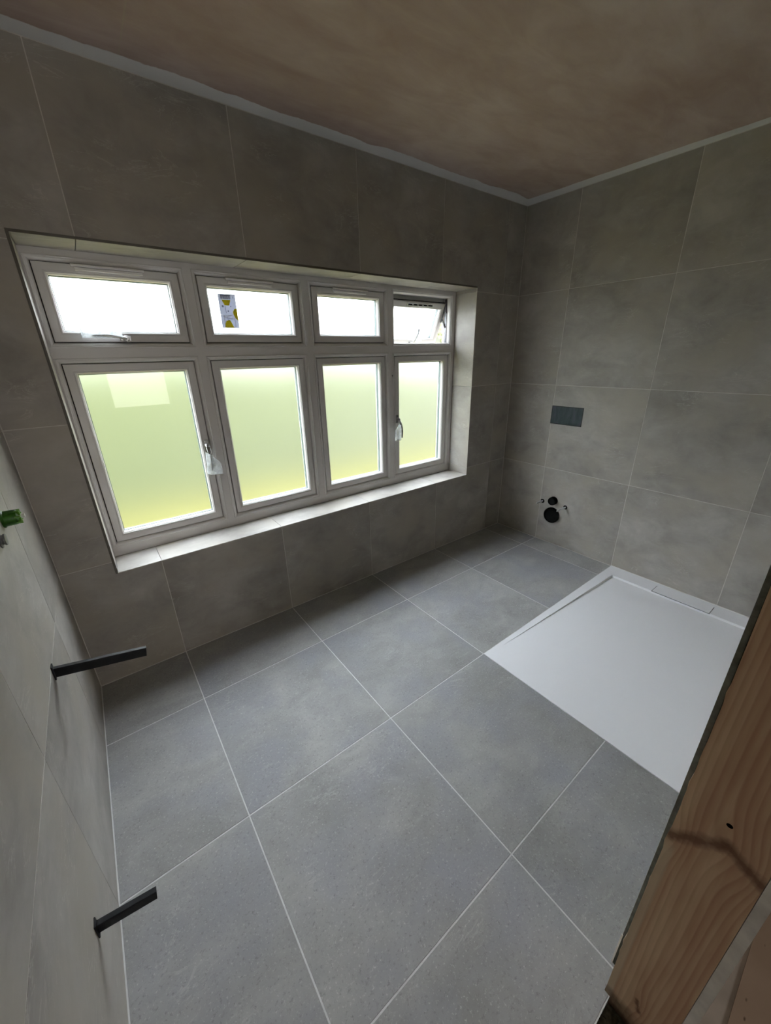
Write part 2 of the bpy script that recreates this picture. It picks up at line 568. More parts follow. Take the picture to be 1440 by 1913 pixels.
M['lawn'] = plain('lawn_grass', (0.172, 0.150, 0.034), 0.95, 0.1, vary=0.25, scale=1.2)
m, t, b = base('hedge_leaf', 0.6, 0.3)
oi = N(t, 'ShaderNodeTexCoord')
c = ramp(t, noise(t, oi.outputs['Object'], 9, 4), [(0.35, (0.08, 0.10, 0.03)), (0.65, (0.26, 0.28, 0.10))])
hx = N(t, 'ShaderNodeSeparateXYZ')
t.links.new(oi.outputs['Object'], hx.inputs[0])
hm = N(t, 'ShaderNodeMapRange')
hm.inputs[1].default_value = -3.5
hm.inputs[2].default_value = 2.2
t.links.new(hx.outputs[0], hm.inputs[0])
c = mixc(t, math_(t, 'MULTIPLY', hm.outputs[0], 0.35), c, (0.22, 0.23, 0.13))     # leaf colour paler towards the right
t.links.new(c, b.inputs['Base Color'])
M['leaf'] = m
m, t, b = base('hedge_inner', 0.9, 0.1)
oi = N(t, 'ShaderNodeTexCoord')
c = ramp(t, noise(t, oi.outputs['Object'], 6, 4), [(0.35, (0.066, 0.076, 0.036)), (0.65, (0.108, 0.12, 0.06))])
hx = N(t, 'ShaderNodeSeparateXYZ')
t.links.new(oi.outputs['Object'], hx.inputs[0])
hm = N(t, 'ShaderNodeMapRange')
hm.inputs[1].default_value = -3.5
hm.inputs[2].default_value = 2.2
t.links.new(hx.outputs[0], hm.inputs[0])
c = mixc(t, hm.outputs[0], c, (0.135, 0.138, 0.108))
t.links.new(c, b.inputs['Base Color'])
M['hedge_core'] = m

# ------------------------------------------------------------------ tiled surfaces
T = 0.008
G = 0.0016          # half a wall joint
class Plane:
    def __init__(s, name, O, U, V):
        s.O, s.U, s.V = Vector(O), Vector(U), Vector(V)
        s.Nn = s.U.cross(s.V)
        s.name = name
    def mat(s, u, v):
        p = s.O + s.U * u + s.V * v
        mm = Matrix.Identity(4)
        for i in range(3):
            mm[i][0], mm[i][1], mm[i][2], mm[i][3] = s.U[i], s.V[i], s.Nn[i], p[i]
        return mm

_cache = {}
def lay_tiles(pl, us, vs, mat, parent, hole=None, g=G, g_edge=None, skip=None):
    """tiles between the joint positions us and vs, each one an object; hole = list of (u0,u1,v0,v1)"""
    ge = g if g_edge is None else g_edge
    for i in range(len(us) - 1):
        for j in range(len(vs) - 1):
            u0 = us[i] + (ge if i == 0 else g)
            u1 = us[i + 1] - (ge if i == len(us) - 2 else g)
            v0 = vs[j] + (ge if j == 0 else g)
            v1 = vs[j + 1] - (ge if j == len(vs) - 2 else g)
            cu, cv = (u0 + u1) / 2, (v0 + v1) / 2
            hs = [h for h in (hole or []) if h[0] < u1 and h[1] > u0 and h[2] < v1 and h[3] > v0]
            if any(h[0] <= u0 and h[1] >= u1 and h[2] <= v0 and h[3] >= v1 for h in hs):
                continue
            du, dv = u1 - u0, v1 - v0
            if not hs:
                key = (round(du, 4), round(dv, 4), mat.name)
                if key not in _cache:
                    mb = MB()
                    c = 0.0006
                    a, bb = du / 2, dv / 2
                    vv = [(-a, -bb, -T), (a, -bb, -T), (a, bb, -T), (-a, bb, -T),
                          (-a, -bb, -c), (a, -bb, -c), (a, bb, -c), (-a, bb, -c),
                          (-a + c, -bb + c, 0), (a - c, -bb + c, 0), (a - c, bb - c, 0), (-a + c, bb - c, 0)]
                    ff = [(3, 2, 1, 0), (8, 9, 10, 11)]
                    for k in range(4):
                        l = (k + 1) % 4
                        ff += [(k, l, 4 + l, 4 + k), (4 + k, 4 + l, 8 + l, 8 + k)]
                    mb.add(vv, ff)
                    _cache[key] = mb.mesh('tile', mat)
                me = _cache[key]
            else:
                U_ = sorted({u0, u1, *[x for h in hs for x in h[:2] if u0 < x < u1]})
                V_ = sorted({v0, v1, *[x for h in hs for x in h[2:] if v0 < x < v1]})
                def keep(a, b2):
                    x, y = (U_[a] + U_[a + 1]) / 2, (V_[b2] + V_[b2 + 1]) / 2
                    return not any(h[0] < x < h[1] and h[2] < y < h[3] for h in hs)
                me = MB().plate(U_, V_, keep, -T, 0, lambda u, v, n: (u - cu, v - cv, n)).mesh('tile', mat)
            o = bpy.data.objects.new('tile', me)
            o.matrix_world = pl.mat(cu, cv)
            # hand-laid: a fraction of a millimetre proud or shy
            o.location += pl.Nn * random.uniform(-0.0002, 0.0002)
            link(o, parent)

A, B = 0.3778, 0.1832
L, H, YF = 2.952, 2.340, 1.866
XJ = [-L, -(B + 2.4), -(B + 1.8), -(B + 1.2), -(B + 0.6), -B, 0.0]
YJ = [A, A + 0.6, A + 1.2]
ZJ = [0, 0.6003, 1.2010, 1.8020, H]
WX0, WX1, WZ0, WZ1 = -2.757, -0.461, 0.544, 1.823    # tiled window opening
FY = 0.190                                           # face of the window frame

# floor
fl = MB()
fl.box((-L - 0.15, -1.889, -0.12), (0.15, 0.32, -0.025))
fl.plate([-L - 0.15, -1.3865, 0.15], [-1.889, -0.9785, 0.32], lambda i, j: not (i == 1 and j == 0), -0.0255, -0.0008, lambda u, v, n: (u, v, n))
fl = fl.build('floor', M['floor_grout'])
tag(fl, kind='structure')
P_floor = Plane('floor', (0, 0, 0), (1, 0, 0), (0, 1, 0))
tray_rect = (-1.3855, 0.2, -2.2, -0.9795)
lay_tiles(P_floor, XJ, [-1.889] + [-y for y in reversed(YJ)] + [0.0], M['floor_tile'], fl, hole=[tray_rect, (-1.973, 0.2, -2.2, -1.866)], g=0.0021, g_edge=0.003)

# window wall
wb = MB().plate([-L - 0.2, WX0 - 0.010, WX1 + 0.010, 0.2], [-0.12, WZ0 - 0.010, WZ1 + 0.010, H + 0.15], lambda i, j: not (i == 1 and j == 1), 0.32, 0.0008, lambda u, v, n: (u, n, v)).build('wall_back', M['grout'])
tag(wb, kind='structure')
P_back = Plane('back', (0, 0, 0), (1, 0, 0), (0, 0, 1))
lay_tiles(P_back, XJ, ZJ, M['wall_tile'], wb, hole=[(WX0 - 0.0095, WX1 + 0.002, WZ0 - 0.004, WZ1 + 0.0095)], g_edge=0.0028)
# reveals
lay_tiles(Plane('soffit', (0, 0, WZ1), (1, 0, 0), (0, -1, 0)), [WX0] + XJ[1:5] + [-B - 0.6, WX1] if False else [WX0] + XJ[1:5] + [WX1], [-(FY - 0.0005), 0.0], M['wall_tile'], wb)
lay_tiles(Plane('sill', (0, 0, WZ0), (1, 0, 0), (0, 1, 0)), [WX0] + XJ[1:5] + [WX1], [0.0, FY - 0.0005], M['wall_tile'], wb, g=0.0008)
lay_tiles(Plane('reveal_right', (WX1, 0, 0), (0, -1, 0), (0, 0, 1)), [-(FY - 0.0005), 0.0], [WZ0 + 0.0005, 0.6003, 1.2010, 1.8020, WZ1 - 0.0005], M['wall_tile'], wb, g=0.0009)
lay_tiles(Plane('reveal_left', (WX0, 0, 0), (0, 1, 0), (0, 0, 1)), [0.0, FY - 0.0005], [WZ0 + 0.0005, 0.6003, 1.2010, 1.8020, WZ1 - 0.0005], M['wall_tile'], wb, g=0.0009)
# dark edging profile where wall tiles meet the reveal, top and left
mb = MB()
mb.box((WX0 - 0.0092, -0.0006, WZ0 - 0.0035), (WX0 - 0.0006, 0.006, WZ1 + 0.0092))
mb.box((WX0 - 0.0006, -0.0006, WZ1 + 0.0006), (WX1 + 0.0015, 0.006, WZ1 + 0.0092))
mb.build('edge_trim', M['trim'], wb)
mb = MB()
mb.box((WX0 + 0.0005, -0.0006, WZ0 - 0.0035), (WX1 + 0.0015, 0.004, WZ0 - 0.0003))
mb.box((WX1 + 0.0003, -0.0008, WZ0 - 0.0003), (WX1 + 0.0019, 0.004, WZ1))
mb.build('edge_bead', M['grout'], wb)

# right-hand (far) wall
FP = (0.3733, 0.6055, 0.9315, 1.0600)                # cistern opening, u=-y
wr = MB().box((0.0008, -YF - 0.16, -0.12), (0.2, -0.0, H + 0.15)).build('wall_right', M['grout'])
tag(wr, kind='structure')
P_right = Plane('right', (0, 0, 0), (0, -1, 0), (0, 0, 1))
lay_tiles(P_right, [0.0] + YJ + [YF], ZJ, M['wall_tile'], wr, hole=[FP], g_edge=0.0028)

# left wall
wl = MB().box((-L - 0.2, -1.93, -0.12), (-L - 0.0008, 0.0, H + 0.15)).build('wall_left', M['grout'])
tag(wl, kind='structure')
P_left = Plane('left', (-L, 0, 0), (0, 1, 0), (0, 0, 1))
lay_tiles(P_left, [-1.93] + [-y for y in reversed(YJ)] + [0.0], ZJ, M['wall_tile'], wl, g_edge=0.0028)

# doorway wall: studs and plasterboard, tiled on the room side
wf = MB()
wf.box((-1.960, -1.996, -0.035), (0.15, -1.8755, H + 0.15))
wf = wf.build('wall_front', M['grout'])
tag(wf, kind='structure')
wh0 = MB().box((-L - 0.2, -1.996, 2.06), (-1.9605, -1.8755, H + 0.15)).build('wall_doorhead', M['grout'])
tag(wh0, kind='structure')
P_front = Plane('front', (0, -YF, 0), (-1, 0, 0), (0, 0, 1))
XF = [0.0, B, B + 0.6, B + 1.2, 1.973]
lay_tiles(P_front, XF, ZJ, M['wall_tile'], wf, g_edge=0.0)
lay_tiles(P_front, [1.973, B + 2.4, L], [2.06, H], M['wall_tile'], wh0)
MB().box((-1.9745, -1.8765, 0.0), (-1.9728, -1.8665, H)).build('edge_trim', M['cut_edge'], wf)
MB().box((-1.9757, -1.8675, 0.0005), (-1.9732, -1.8642, 0.13)).build('sealant_bead', M['white'], wf)
MB().box((-1.9745, -1.8765, 0.0), (-1.964, -1.874, H)).build('black_gap_strip', M['gap_blackout'], wf)  # the gap's shade put in as a black strip behind the tile edge
# hallway-side plasterboard, its raw edge shows beside the post
MB().box((-2.036, -2.0125, -0.035), (0.15, -1.9968, H + 0.05)).build('wall_hallway_side', M['board'])
tag(bpy.data.objects['wall_hallway_side'], kind='structure')

# ceiling
ce = MB().box((-L - 0.2, -2.02, H), (0.2, 0.32, H + 0.15)).build('ceiling', M['plaster'])
tag(ce, kind='structure')

# ------------------------------------------------------------------ hallway behind the camera
hf = MB().box((-4.6, -4.3, -0.16), (0.2, -1.889, -0.035)).build('floor_hallway', M['screed'])
tag(hf, kind='structure')
hb = MB().box((-1.99, -3.2, -0.0345), (-0.6, -2.0725, -0.030)).build('hardboard_sheet', M['hardboard'])
tag(hb, 'brown hardboard sheet with dark scuffs on the floor outside the doorway', 'board')
tb = MB().box((-L, -1.994, -0.0348), (-2.038, -1.8905, -0.026)).build('trim_1', M['rubble'])
tag(tb, kind='structure')
th = MB()
random.seed(3)
for k in range(26):
    x = random.uniform(-2.30, -2.045)
    y = random.uniform(-1.95, -1.895)
    r = random.uniform(0.006, 0.016)
    th.lathe([(0.0, r * 0.9), (r * 0.6, r * 0.7), (r, 0.0)], Matrix.Translation((x, y, -0.0265)) @ Matrix.Rotation(random.random() * 6, 4, 'Z'), 7)
th = th.build('mortar_crumbs', M['rubble'])
tag(th, 'dark mortar crumbs in the gap at the foot of the timber post', 'rubble', kind='stuff')
wh = MB()
wh.box((-4.7, -4.3, -0.16), (-4.5, -1.93, 2.5))
wh.box((-4.5, -4.35, -0.16), (0.2, -4.2, 2.5))
wh.box((0.15, -4.3, -0.16), (0.3, -2.02, 2.5))
wh.box((-4.5, -2.03, -0.16), (-L - 0.2, -1.9, 2.5))
wh = wh.build('wall_hallway', M['hall'])
tag(wh, kind='structure')
hc = MB().box((-4.7, -4.35, 2.4), (0.3, -2.02, 2.55)).build('ceiling_hallway', M['hall'])
tag(hc, kind='structure')

# ------------------------------------------------------------------ timber post at the doorway
tp = empty('timber_post', (-2.0, -1.9365, -0.032))
tag(tp, 'bare pine door post with dark knots, standing at the right edge of the doorway', 'post')
# jagged saw-torn arris on the room side
random.seed(11)
zs = [-0.032 + k * 0.02 for k in range(104)]
vs, fs = [], []
for z in zs:
    jag = 0.0 if random.random() < 0.75 else random.uniform(-0.0005, 0.0022)
    base_y = -1.8775 + 0.0012 * math.sin(z * 5.0) + jag
    vs += [(-2.036, base_y, z), (-1.962, -1.8785, z), (-1.962, -1.9955, z), (-2.036, -1.996, z)]
for k in range(len(zs) - 1):
    for q in range(4):
        r_ = (q + 1) % 4
        fs.append((k * 4 + q, k * 4 + r_, (k + 1) * 4 + r_, (k + 1) * 4 + q))
fs.append((0, 1, 2, 3))
fs.append(tuple((len(zs) - 1) * 4 + q for q in (3, 2, 1, 0)))
post = MB().add([(x + 2.0, y + 1.9365, z + 0.032) for x, y, z in vs], fs).build('post_timber', M['pine'], tp)
# texture lives in world-like coordinates: move them into the mesh
post.data.transform(Matrix.Translation((-2.0, -1.9365, -0.032)))
post.location = (2.0, 1.9365, 0.032)
nh = MB().lathe([(0.0, 0.0006), (0.0035, 0.0006), (0.0043, 0.0)], Matrix.Translation((-2.0362, -1.9374, 0.7179)) @ Matrix.Rotation(-math.pi / 2, 4, 'Y'), 14)
nh = nh.build('nail_hole', M['void'], tp)
nh.location = (2.0, 1.9365, 0.032)

# ------------------------------------------------------------------ window
win = empty('window_1', ((WX0 + WX1) / 2, FY, WZ0))
tag(win, kind='structure')
OFF = -Vector(win.location)
COLX = [(-2.734, -2.230), (-2.157, -1.654), (-1.580, -1.081), (-1.007, -0.507)]
ROWZ = [(0.606, 1.419), (1.496, 1.783)]
EXP = 0.019
us = [WX0 - 0.008] + [q for a, b_ in COLX for q in (a - EXP, b_ + EXP)] + [WX1 + 0.008]
vz = [WZ0 - 0.008] + [q for a, b_ in ROWZ for q in (a - EXP, b_ + EXP)] + [WZ1 + 0.008]
mb = MB()
mb.plate(us, vz, lambda i, j: not (i % 2 == 1 and j % 2 == 1), 0.262, FY, lambda u, v, n: (u, n, v))
prof = [(EXP, FY + 0.0001), (0.0178, FY - 0.0032), (0.0145, FY - 0.0040), (0.0125, FY - 0.0012), (0.0105, FY - 0.0010), (0.0055, FY + 0.0035), (0.002, FY + 0.0085), (0.0, FY + 0.013), (0.0, 0.262), (EXP, 0.262)]
for cx in COLX:
    for rz in ROWZ:
        mb.ring((cx[0], cx[1], rz[0], rz[1]), prof)
fr_ = mb.build('window_frame', M['frame'], win, smooth=True)
fr_.location = OFF
# small arrow sticker on the third mullion
ar = MB().add([(-1.036, FY - 0.0006, 1.302), (-1.026, FY - 0.0006, 1.302), (-1.031, FY - 0.0006, 1.284), (-1.036, FY, 1.302), (-1.026, FY, 1.302), (-1.031, FY, 1.284)], [(0, 2, 1), (0, 1, 4, 3), (1, 2, 5, 4), (2, 0, 3, 5)]).build('arrow_mark', M['steel'], win)
ar.location = OFF

SY = 0.199   # sash face
def one_face(pane):
    pane.materials.append(M['glass_outer'])
    for p in pane.polygons:
        if p.normal.y > -0.9:
            p.material_index = 1

def make_sash(x0, x1, z0, z1, vent=None, vent_open=False):
    """sash with origin on its hinge line at the top"""
    hy, hz = 0.225, z1
    O = Vector(((x0 + x1) / 2, hy, hz))
    g = 0.0036
    r = (x0 + g, x1 - g, z0 + g, z1 - g)
    D = Matrix.Translation(-O)
    mb = MB()
    mb.ring(r, [(0.0, 0.246), (0.0, SY + 0.002), (-0.0018, SY), (-0.027, SY), (-0.0278, SY + 0.0015), (-0.030, SY + 0.0015), (-0.031, SY), (-0.0345, SY + 0.0008), (-0.0375, SY + 0.0055), (-0.0388, SY + 0.0055), (-0.040, SY + 0.0075), (-0.0405, 0.2215), (-0.0405, 0.2562), (0.0, 0.2562)], closed=True)
    sa = mb.mesh('sash', M['frame'], True)
    sa.transform(D)
    s = bpy.data.objects.new('sash', sa)
    s.location = O + OFF
    link(s, win)
    def sub(mb, name, mat, smooth=False):
        me = mb.mesh(name, mat, smooth)
        me.transform(D)
        return link(bpy.data.objects.new(name, me), s)
    i = 0.0405 + g
    gx0, gx1, gz0, gz1 = x0 + i, x1 - i, z0 + i, z1 - i
    e = 0.006
    sub(MB().box((gx0 - 0.0005, 0.2225, gz0 - 0.0005), (gx1 + 0.0005, 0.2262, gz1 + 0.0005)), 'clear_pane', M['clear'])
    one_face(s.children[-1].data)
    sub(MB().box((gx0 - 0.0005, 0.2435, gz0 - 0.0005), (gx1 + 0.0005, 0.2475, gz1 + 0.0005)), 'frosted_pane', M['frosted'])
    one_face(s.children[-1].data)
    sub(MB().ring((gx0, gx1, gz0, gz1), [(-0.0002, 0.2266), (-0.003, 0.2266), (-0.003, 0.2432), (-0.0002, 0.2432)], closed=True), 'spacer_bar', M['spacer'])
    sub(MB().ring((x0, x1, z0, z1), [(-0.0002, 0.216), (-g - 0.0003, 0.216), (-g - 0.0003, 0.2295), (-0.0002, 0.2295)], closed=True), 'gap_blackout', M['gap_blackout'])  # black ring added to stop light leaking through the sash gap
    if vent:
        vx0, vx1 = vent
        mb = MB()
        zc = z1 - 0.0165
        if not vent_open:
            mb.box((vx0 - 0.004, SY - 0.0165, zc + 0.004), (vx1 + 0.004, SY + 0.001, zc + 0.0125))
            mb.box((vx0 + 0.006, SY - 0.012, zc - 0.0085), (vx1 - 0.003, SY + 0.001, zc + 0.0015))
            bevel(sub(mb, 'trickle_vent', M['vent']), 0.0015)
        else:
            zc = z1 - 0.020
            mb.ring((vx0 + 0.006, vx1 - 0.006, zc - 0.005, zc + 0.005), [(0.0, SY), (0.0, SY - 0.009), (0.006, SY - 0.009), (0.0065, SY)])
            n = 5
            for k in range(1, n):
                xx = vx0 + 0.006 + (vx1 - vx0 - 0.012) * k / n
                mb.box((xx - 0.005, SY - 0.0075, zc - 0.005), (xx + 0.005, SY, zc + 0.001))
            sub(mb, 'trickle_vent', M['white'])
            sub(MB().box((vx0 + 0.006, SY - 0.001, zc - 0.005), (vx1 - 0.006, SY + 0.0005, zc + 0.005)), 'vent_slot', M['void'])
    return s, O, D, sub

def curve_pts(ctrl, n=10):
    """Catmull-Rom through the control points"""
    c = [Vector(p) for p in ctrl]
    c = [2 * c[0] - c[1]] + c + [2 * c[-1] - c[-2]]
    out = []
    for i in range(1, len(c) - 2):
        for k in range(n):
            t_ = k / n
            p0, p1, p2, p3 = c[i - 1:i + 3]
            out.append(0.5 * ((2 * p1) + (p2 - p0) * t_ + (2 * p0 - 5 * p1 + 4 * p2 - p3) * t_ * t_ + (3 * p1 - p0 - 3 * p2 + p3) * t_ ** 3))
    out.append(c[-2])
    return out

def handle(sub, base_c, base_size, ctrl, rads, mat='chrome'):
    """lever handle: plate on the sash, boss and curved grip"""
    mb = MB()
    bx, by, bz = base_c
    w_, h_ = base_size
    pts = []
    mb.box((bx - w_ / 2, SY - 0.009, bz - h_ / 2), (bx + w_ / 2, SY, bz + h_ / 2))
    mb.tube([(bx, SY - 0.006, bz), (bx, SY - 0.020, bz), ctrl[0]], [0.0125, 0.012, 0.0105], 14)
    cp = curve_pts(ctrl, 8)
    rr = [rads[0] + (rads[1] - rads[0]) * k / (len(cp) - 1) for k in range(len(cp))]
    mb.tube(cp, rr, 12, 0.6)
    o = sub(mb, 'handle', M[mat], True)
    bevel(o, 0.0012)
    return o

# upper row
VENT = [(-2.608, -2.366), (-2.024, -1.797), (-1.444, -1.216), (-0.868, -0.637)]
sash_t = []
for k in range(4):
    sash_t.append(make_sash(COLX[k][0], COLX[k][1], ROWZ[1][0], ROWZ[1][1], VENT[k], k == 3))
sash_b = []
for k in range(4):
    sash_b.append(make_sash(COLX[k][0], COLX[k][1], ROWZ[0][0], ROWZ[0][1]))
# handles
s, O, D, sub = sash_t[0]
handle(sub, (-2.487, 0, 1.5135), (0.040, 0.018), [(-2.487, SY - 0.026, 1.5135), (-2.515, SY - 0.034, 1.519), (-2.555, SY - 0.038, 1.524), (-2.604, SY - 0.036, 1.525)], (0.0105, 0.0068))
s, O, D, sub = sash_b[0]
handle(sub, (-2.2475, 0, 1.012), (0.018, 0.055), [(-2.2475, SY - 0.026, 1.003), (-2.2475, SY - 0.036, 0.975), (-2.250, SY - 0.040, 0.935), (-2.252, SY - 0.036, 0.885)], (0.0105, 0.007))
s, O, D, sub = sash_b[3]
handle(sub, (-0.990, 0, 1.008), (0.018, 0.055), [(-0.990, SY - 0.026, 1.000), (-0.990, SY - 0.046, 0.975), (-0.989, SY - 0.058, 0.935), (-0.988, SY - 0.054, 0.885)], (0.0095, 0.0065), 'backlit_chrome')
s, O, D, sub = sash_t[3]
handle(sub, (-0.757, 0, 1.514), (0.04, 0.018), [(-0.757, SY - 0.022, 1.514), (-0.752, SY - 0.034, 1.545), (-0.742, SY - 0.036, 1.585), (-0.734, SY - 0.028, 1.618)], (0.0095, 0.0065), 'sleeve_grey')
# the open sash swings out at the bottom
s.location += Vector((0, 0.0257, -0.022))
s.rotation_euler = (math.radians(22.3), 0, 0)
open_sash = s
OPEN_M = Matrix.Translation(O + Vector((0, 0.0257, -0.022))) @ Euler((math.radians(22.3), 0, 0)).to_matrix().to_4x4() @ D

# friction stay of the open light, on the right jamb
st_ = MB()
xj = -0.5095
st_.box((xj - 0.003, 0.222, 1.500), (xj, 0.240, 1.778))
st_.box((xj - 0.010, 0.224, 1.690), (xj - 0.003, 0.238, 1.760))
st_.tube([(xj - 0.008, 0.232, 1.755), (xj - 0.009, 0.246, 1.70), (xj - 0.010, 0.270, 1.635)], 0.006, 8)
st_.tube([(xj - 0.007, 0.232, 1.60), (xj - 0.010, 0.262, 1.665)], 0.005, 8)
st_ = st_.build('friction_stay', M['steel'], win)
st_.location = OFF
wt = MB().box((-1.0065, 0.250, 1.7605), (-0.5075, 0.260, 1.7828)).build('weather_strip', M['sleeve_grey'], win)
wt.location = OFF

# ------------------------------------------------------------------ clear plastic sleeves left on the handles
def film(name, fn, nu, nv, th=0.0003):
    vs, fs = [], []
    for i in range(nu + 1):
        for j in range(nv + 1):
            vs.append(fn(i / nu, j / nv))
    for i in range(nu):
        for j in range(nv):
            a = i * (nv + 1) + j
            fs.append((a, a + 1, a + nv + 2, a + nv + 1))
    mb = MB().add(vs, fs)
    o = mb.build(name, M['film'], None, smooth=True)
    so = o.modifiers.new('thickness', 'SOLIDIFY')
    so.thickness = th
    return o

from mathutils import noise as mn
def crumple(p, a=0.003, s=45):
    v = mn.noise_vector(Vector(p) * s)
    return (p[0] + v.x * a * 0.5, p[1] + v.y * a, p[2] + v.z * a * 0.5)

def sleeve_b1(u, v):   # pouch: front and back walls round the grip, wide flap to the right
    ang = u * 2 * math.pi
    top, bot = 0.975, 0.862
    z = top + (bot - top) * v
    wl, wr = 0.016 + 0.008 * v, 0.010 + 0.042 * min(1, v * 2.2)
    cx = -2.2515
    dx = (wr if math.cos(ang) > 0 else wl) * math.cos(ang)
    th = 0.013 * (1 - 0.55 * v) * (1 - max(0, math.cos(ang)) * 0.6)
    return crumple((cx + dx, SY - 0.038 + 0.006 * v + math.sin(ang) * th, z - 0.008 * math.cos(ang)), 0.006)
sl = film('protective_sleeve', sleeve_b1, 28, 14)
tag(sl, 'crumpled clear plastic sleeve on the handle of the leftmost lower sash', 'plastic sleeve', 'clear sleeves on the window handles')

def sleeve_t1(u, v):
    ang = u * 2 * math.pi
    x = -2.500 + (-2.640 + 2.500) * v
    up = 0.010 + 0.036 * min(1.0, v * 1.25)
    dz = (up if math.sin(ang) > 0 else 0.010) * math.sin(ang)
    return crumple((x, SY - 0.034 + math.cos(ang) * 0.011, 1.524 + dz), 0.003)
sl = film('protective_sleeve', sleeve_t1, 24, 14)
tag(sl, 'clear plastic sleeve standing up off the handle of the leftmost upper sash', 'plastic sleeve', 'clear sleeves on the window handles')

def sleeve_b4(u, v):
    ang = u * 2 * math.pi
    z = 0.978 + (0.868 - 0.978) * v
    wl = 0.012 + 0.030 * min(1, v * 3)
    dx = (0.006 if math.cos(ang) > 0 else wl) * math.cos(ang)
    return crumple((-1.001 + dx, SY - 0.052 + 0.004 * v + math.sin(ang) * 0.010, z), 0.004)
sl = film('protective_sleeve', sleeve_b4, 24, 12)
tag(sl, 'clear plastic sleeve on the handle of the rightmost lower sash', 'plastic sleeve', 'clear sleeves on the window handles')

def sleeve_t4(u, v):
    ang = u * 2 * math.pi
    z = 1.535 + 0.070 * v
    wr = 0.012 + 0.055 * (1 - v)
    dx = (wr if math.cos(ang) > 0 else 0.009) * math.cos(ang)
    p = crumple((-0.747 + dx, SY - 0.032 + math.sin(ang) * 0.008, z), 0.003)
    return tuple(OPEN_M @ Vector(p))
sl = film('protective_sleeve', sleeve_t4, 24, 10)
tag(sl, 'clear plastic sleeve on the handle of the open top sash', 'plastic sleeve', 'clear sleeves on the window handles')

# ------------------------------------------------------------------ maker's sticker on the second upper pane
SK = (-2.066, -1.983, 1.566, 1.716)
stk = empty('warning_sticker', ((SK[0] + SK[1]) / 2, 0.222, SK[2]))
tag(stk, 'grey and yellow instruction sticker on the second upper window pane from the left', 'sticker')
y0 = 0.2222
def paper(name, col):
    m = bpy.data.materials.new(name)
    m.use_nodes = True
    t = m.node_tree
    t.nodes.clear()
    o_ = N(t, 'ShaderNodeOutputMaterial')
    a = N(t, 'ShaderNodeBsdfDiffuse')
    b_ = N(t, 'ShaderNodeBsdfTranslucent')
    a.inputs[0].default_value = (*col, 1)
    b_.inputs[0].default_value = (*col, 1)
    x_ = N(t, 'ShaderNodeMixShader')
    t.links.new(a.outputs[0], x_.inputs[1])
    t.links.new(b_.outputs[0], x_.inputs[2])
    t.links.new(x_.outputs[0], o_.inputs[0])
    return m

def flat(name, polys, mat, y):
    mb = MB()
    for pl in polys:
        n = len(pl)
        pts = [(SK[0] + (SK[1] - SK[0]) * a, SK[3] - (SK[3] - SK[2]) * b_) for a, b_ in pl]
        vs = [(x, y, z) for x, z in pts] + [(x, y + 0.0001, z) for x, z in pts]
        mb.add(vs, [tuple(range(n))] + [tuple(range(2 * n - 1, n - 1, -1))] + [(i, (i + 1) % n, n + (i + 1) % n, n + i) for i in range(n)])
    o = mb.build(name, mat, stk)
    o.location = -Vector(stk.location)
    return o
flat('sticker_paper', [[(0, 0), (1, 0), (1, 1), (0, 1)]], paper('sticker_grey', (0.47, 0.48, 0.54)), y0)
yl = paper('sticker_yellow', (0.85, 0.75, 0.06))
flat('yellow_print', [[(0.18, 0.17), (0.70, 0.17), (0.58, 0.33), (0.32, 0.33)], [(0.99, 0.42), (0.99, 0.78), (0.84, 0.70), (0.76, 0.60), (0.74, 0.52), (0.86, 0.42)],
                      [(0.30, 0.78), (0.50, 0.76), (0.70, 0.99), (0.14, 0.99), (0.22, 0.86)]], yl, y0 - 0.0003)
dk = plain('sticker_ink', (0.12, 0.12, 0.17), 0.6)
bars = [[(0.14 + k * 0.065, 0.03), (0.18 + k * 0.065, 0.03), (0.18 + k * 0.065, 0.15), (0.14 + k * 0.065, 0.15)] for k in range(9)]
bars += [[(0.14, 0.03), (0.72, 0.03), (0.72, 0.055), (0.14, 0.055)], [(0.32, 0.35), (0.345, 0.35), (0.36, 0.56), (0.335, 0.56)], [(0.78, 0.70), (0.80, 0.70), (0.80, 0.96), (0.78, 0.96)],
         [(0.18, 0.62), (0.205, 0.62), (0.205, 0.98), (0.18, 0.98)], [(0.84, 0.06), (0.87, 0.06), (0.87, 0.13), (0.84, 0.13)], [(0.38, 0.68), (0.40, 0.68), (0.40, 0.78), (0.38, 0.78)]]
for cx, cy, r_ in ((0.2, 0.36, 0.06), (0.48, 0.50, 0.045), (0.66, 0.36, 0.03)):
    bars.append([(cx + r_ * math.cos(q * 0.785), cy + r_ * 0.55 * math.sin(q * 0.785)) for q in range(8)])
flat('dark_print', bars, dk, y0 - 0.0005)['kind'] = 'stuff'
wh_ = paper('sticker_white', (0.85, 0.85, 0.87))
flat('white_print', [[(0.02, 0.58), (0.3, 0.64), (0.3, 0.665), (0.02, 0.605)], [(0.3, 0.64), (0.72, 0.61), (0.72, 0.635), (0.3, 0.665)], [(0.14, 0.67), (0.7, 0.71), (0.7, 0.74), (0.14, 0.69)]], wh_, y0 - 0.0004)

# ------------------------------------------------------------------ shower tray
TX0, TX1, TY0, TY1 = -1.384, -0.0012, -1.8655, -0.981
zt, zl = 0.0030, -0.0085
tr_ = empty('shower_tray', ((TX0 + TX1) / 2, (TY0 + TY1) / 2, 0))
tag(tr_, 'white low rectangular shower tray set into the grey tiled floor', 'shower tray')
to = -Vector(tr_.location)
dx0, dx1 = -0.124, -0.037        # drain cover band
dy0, dy1 = -1.574, -1.283
mb = MB()
c0 = (-0.125, -1.041)            # deep corner by the far wall
c1 = (-1.300, -1.001)            # recess fades out here
yn = TY0
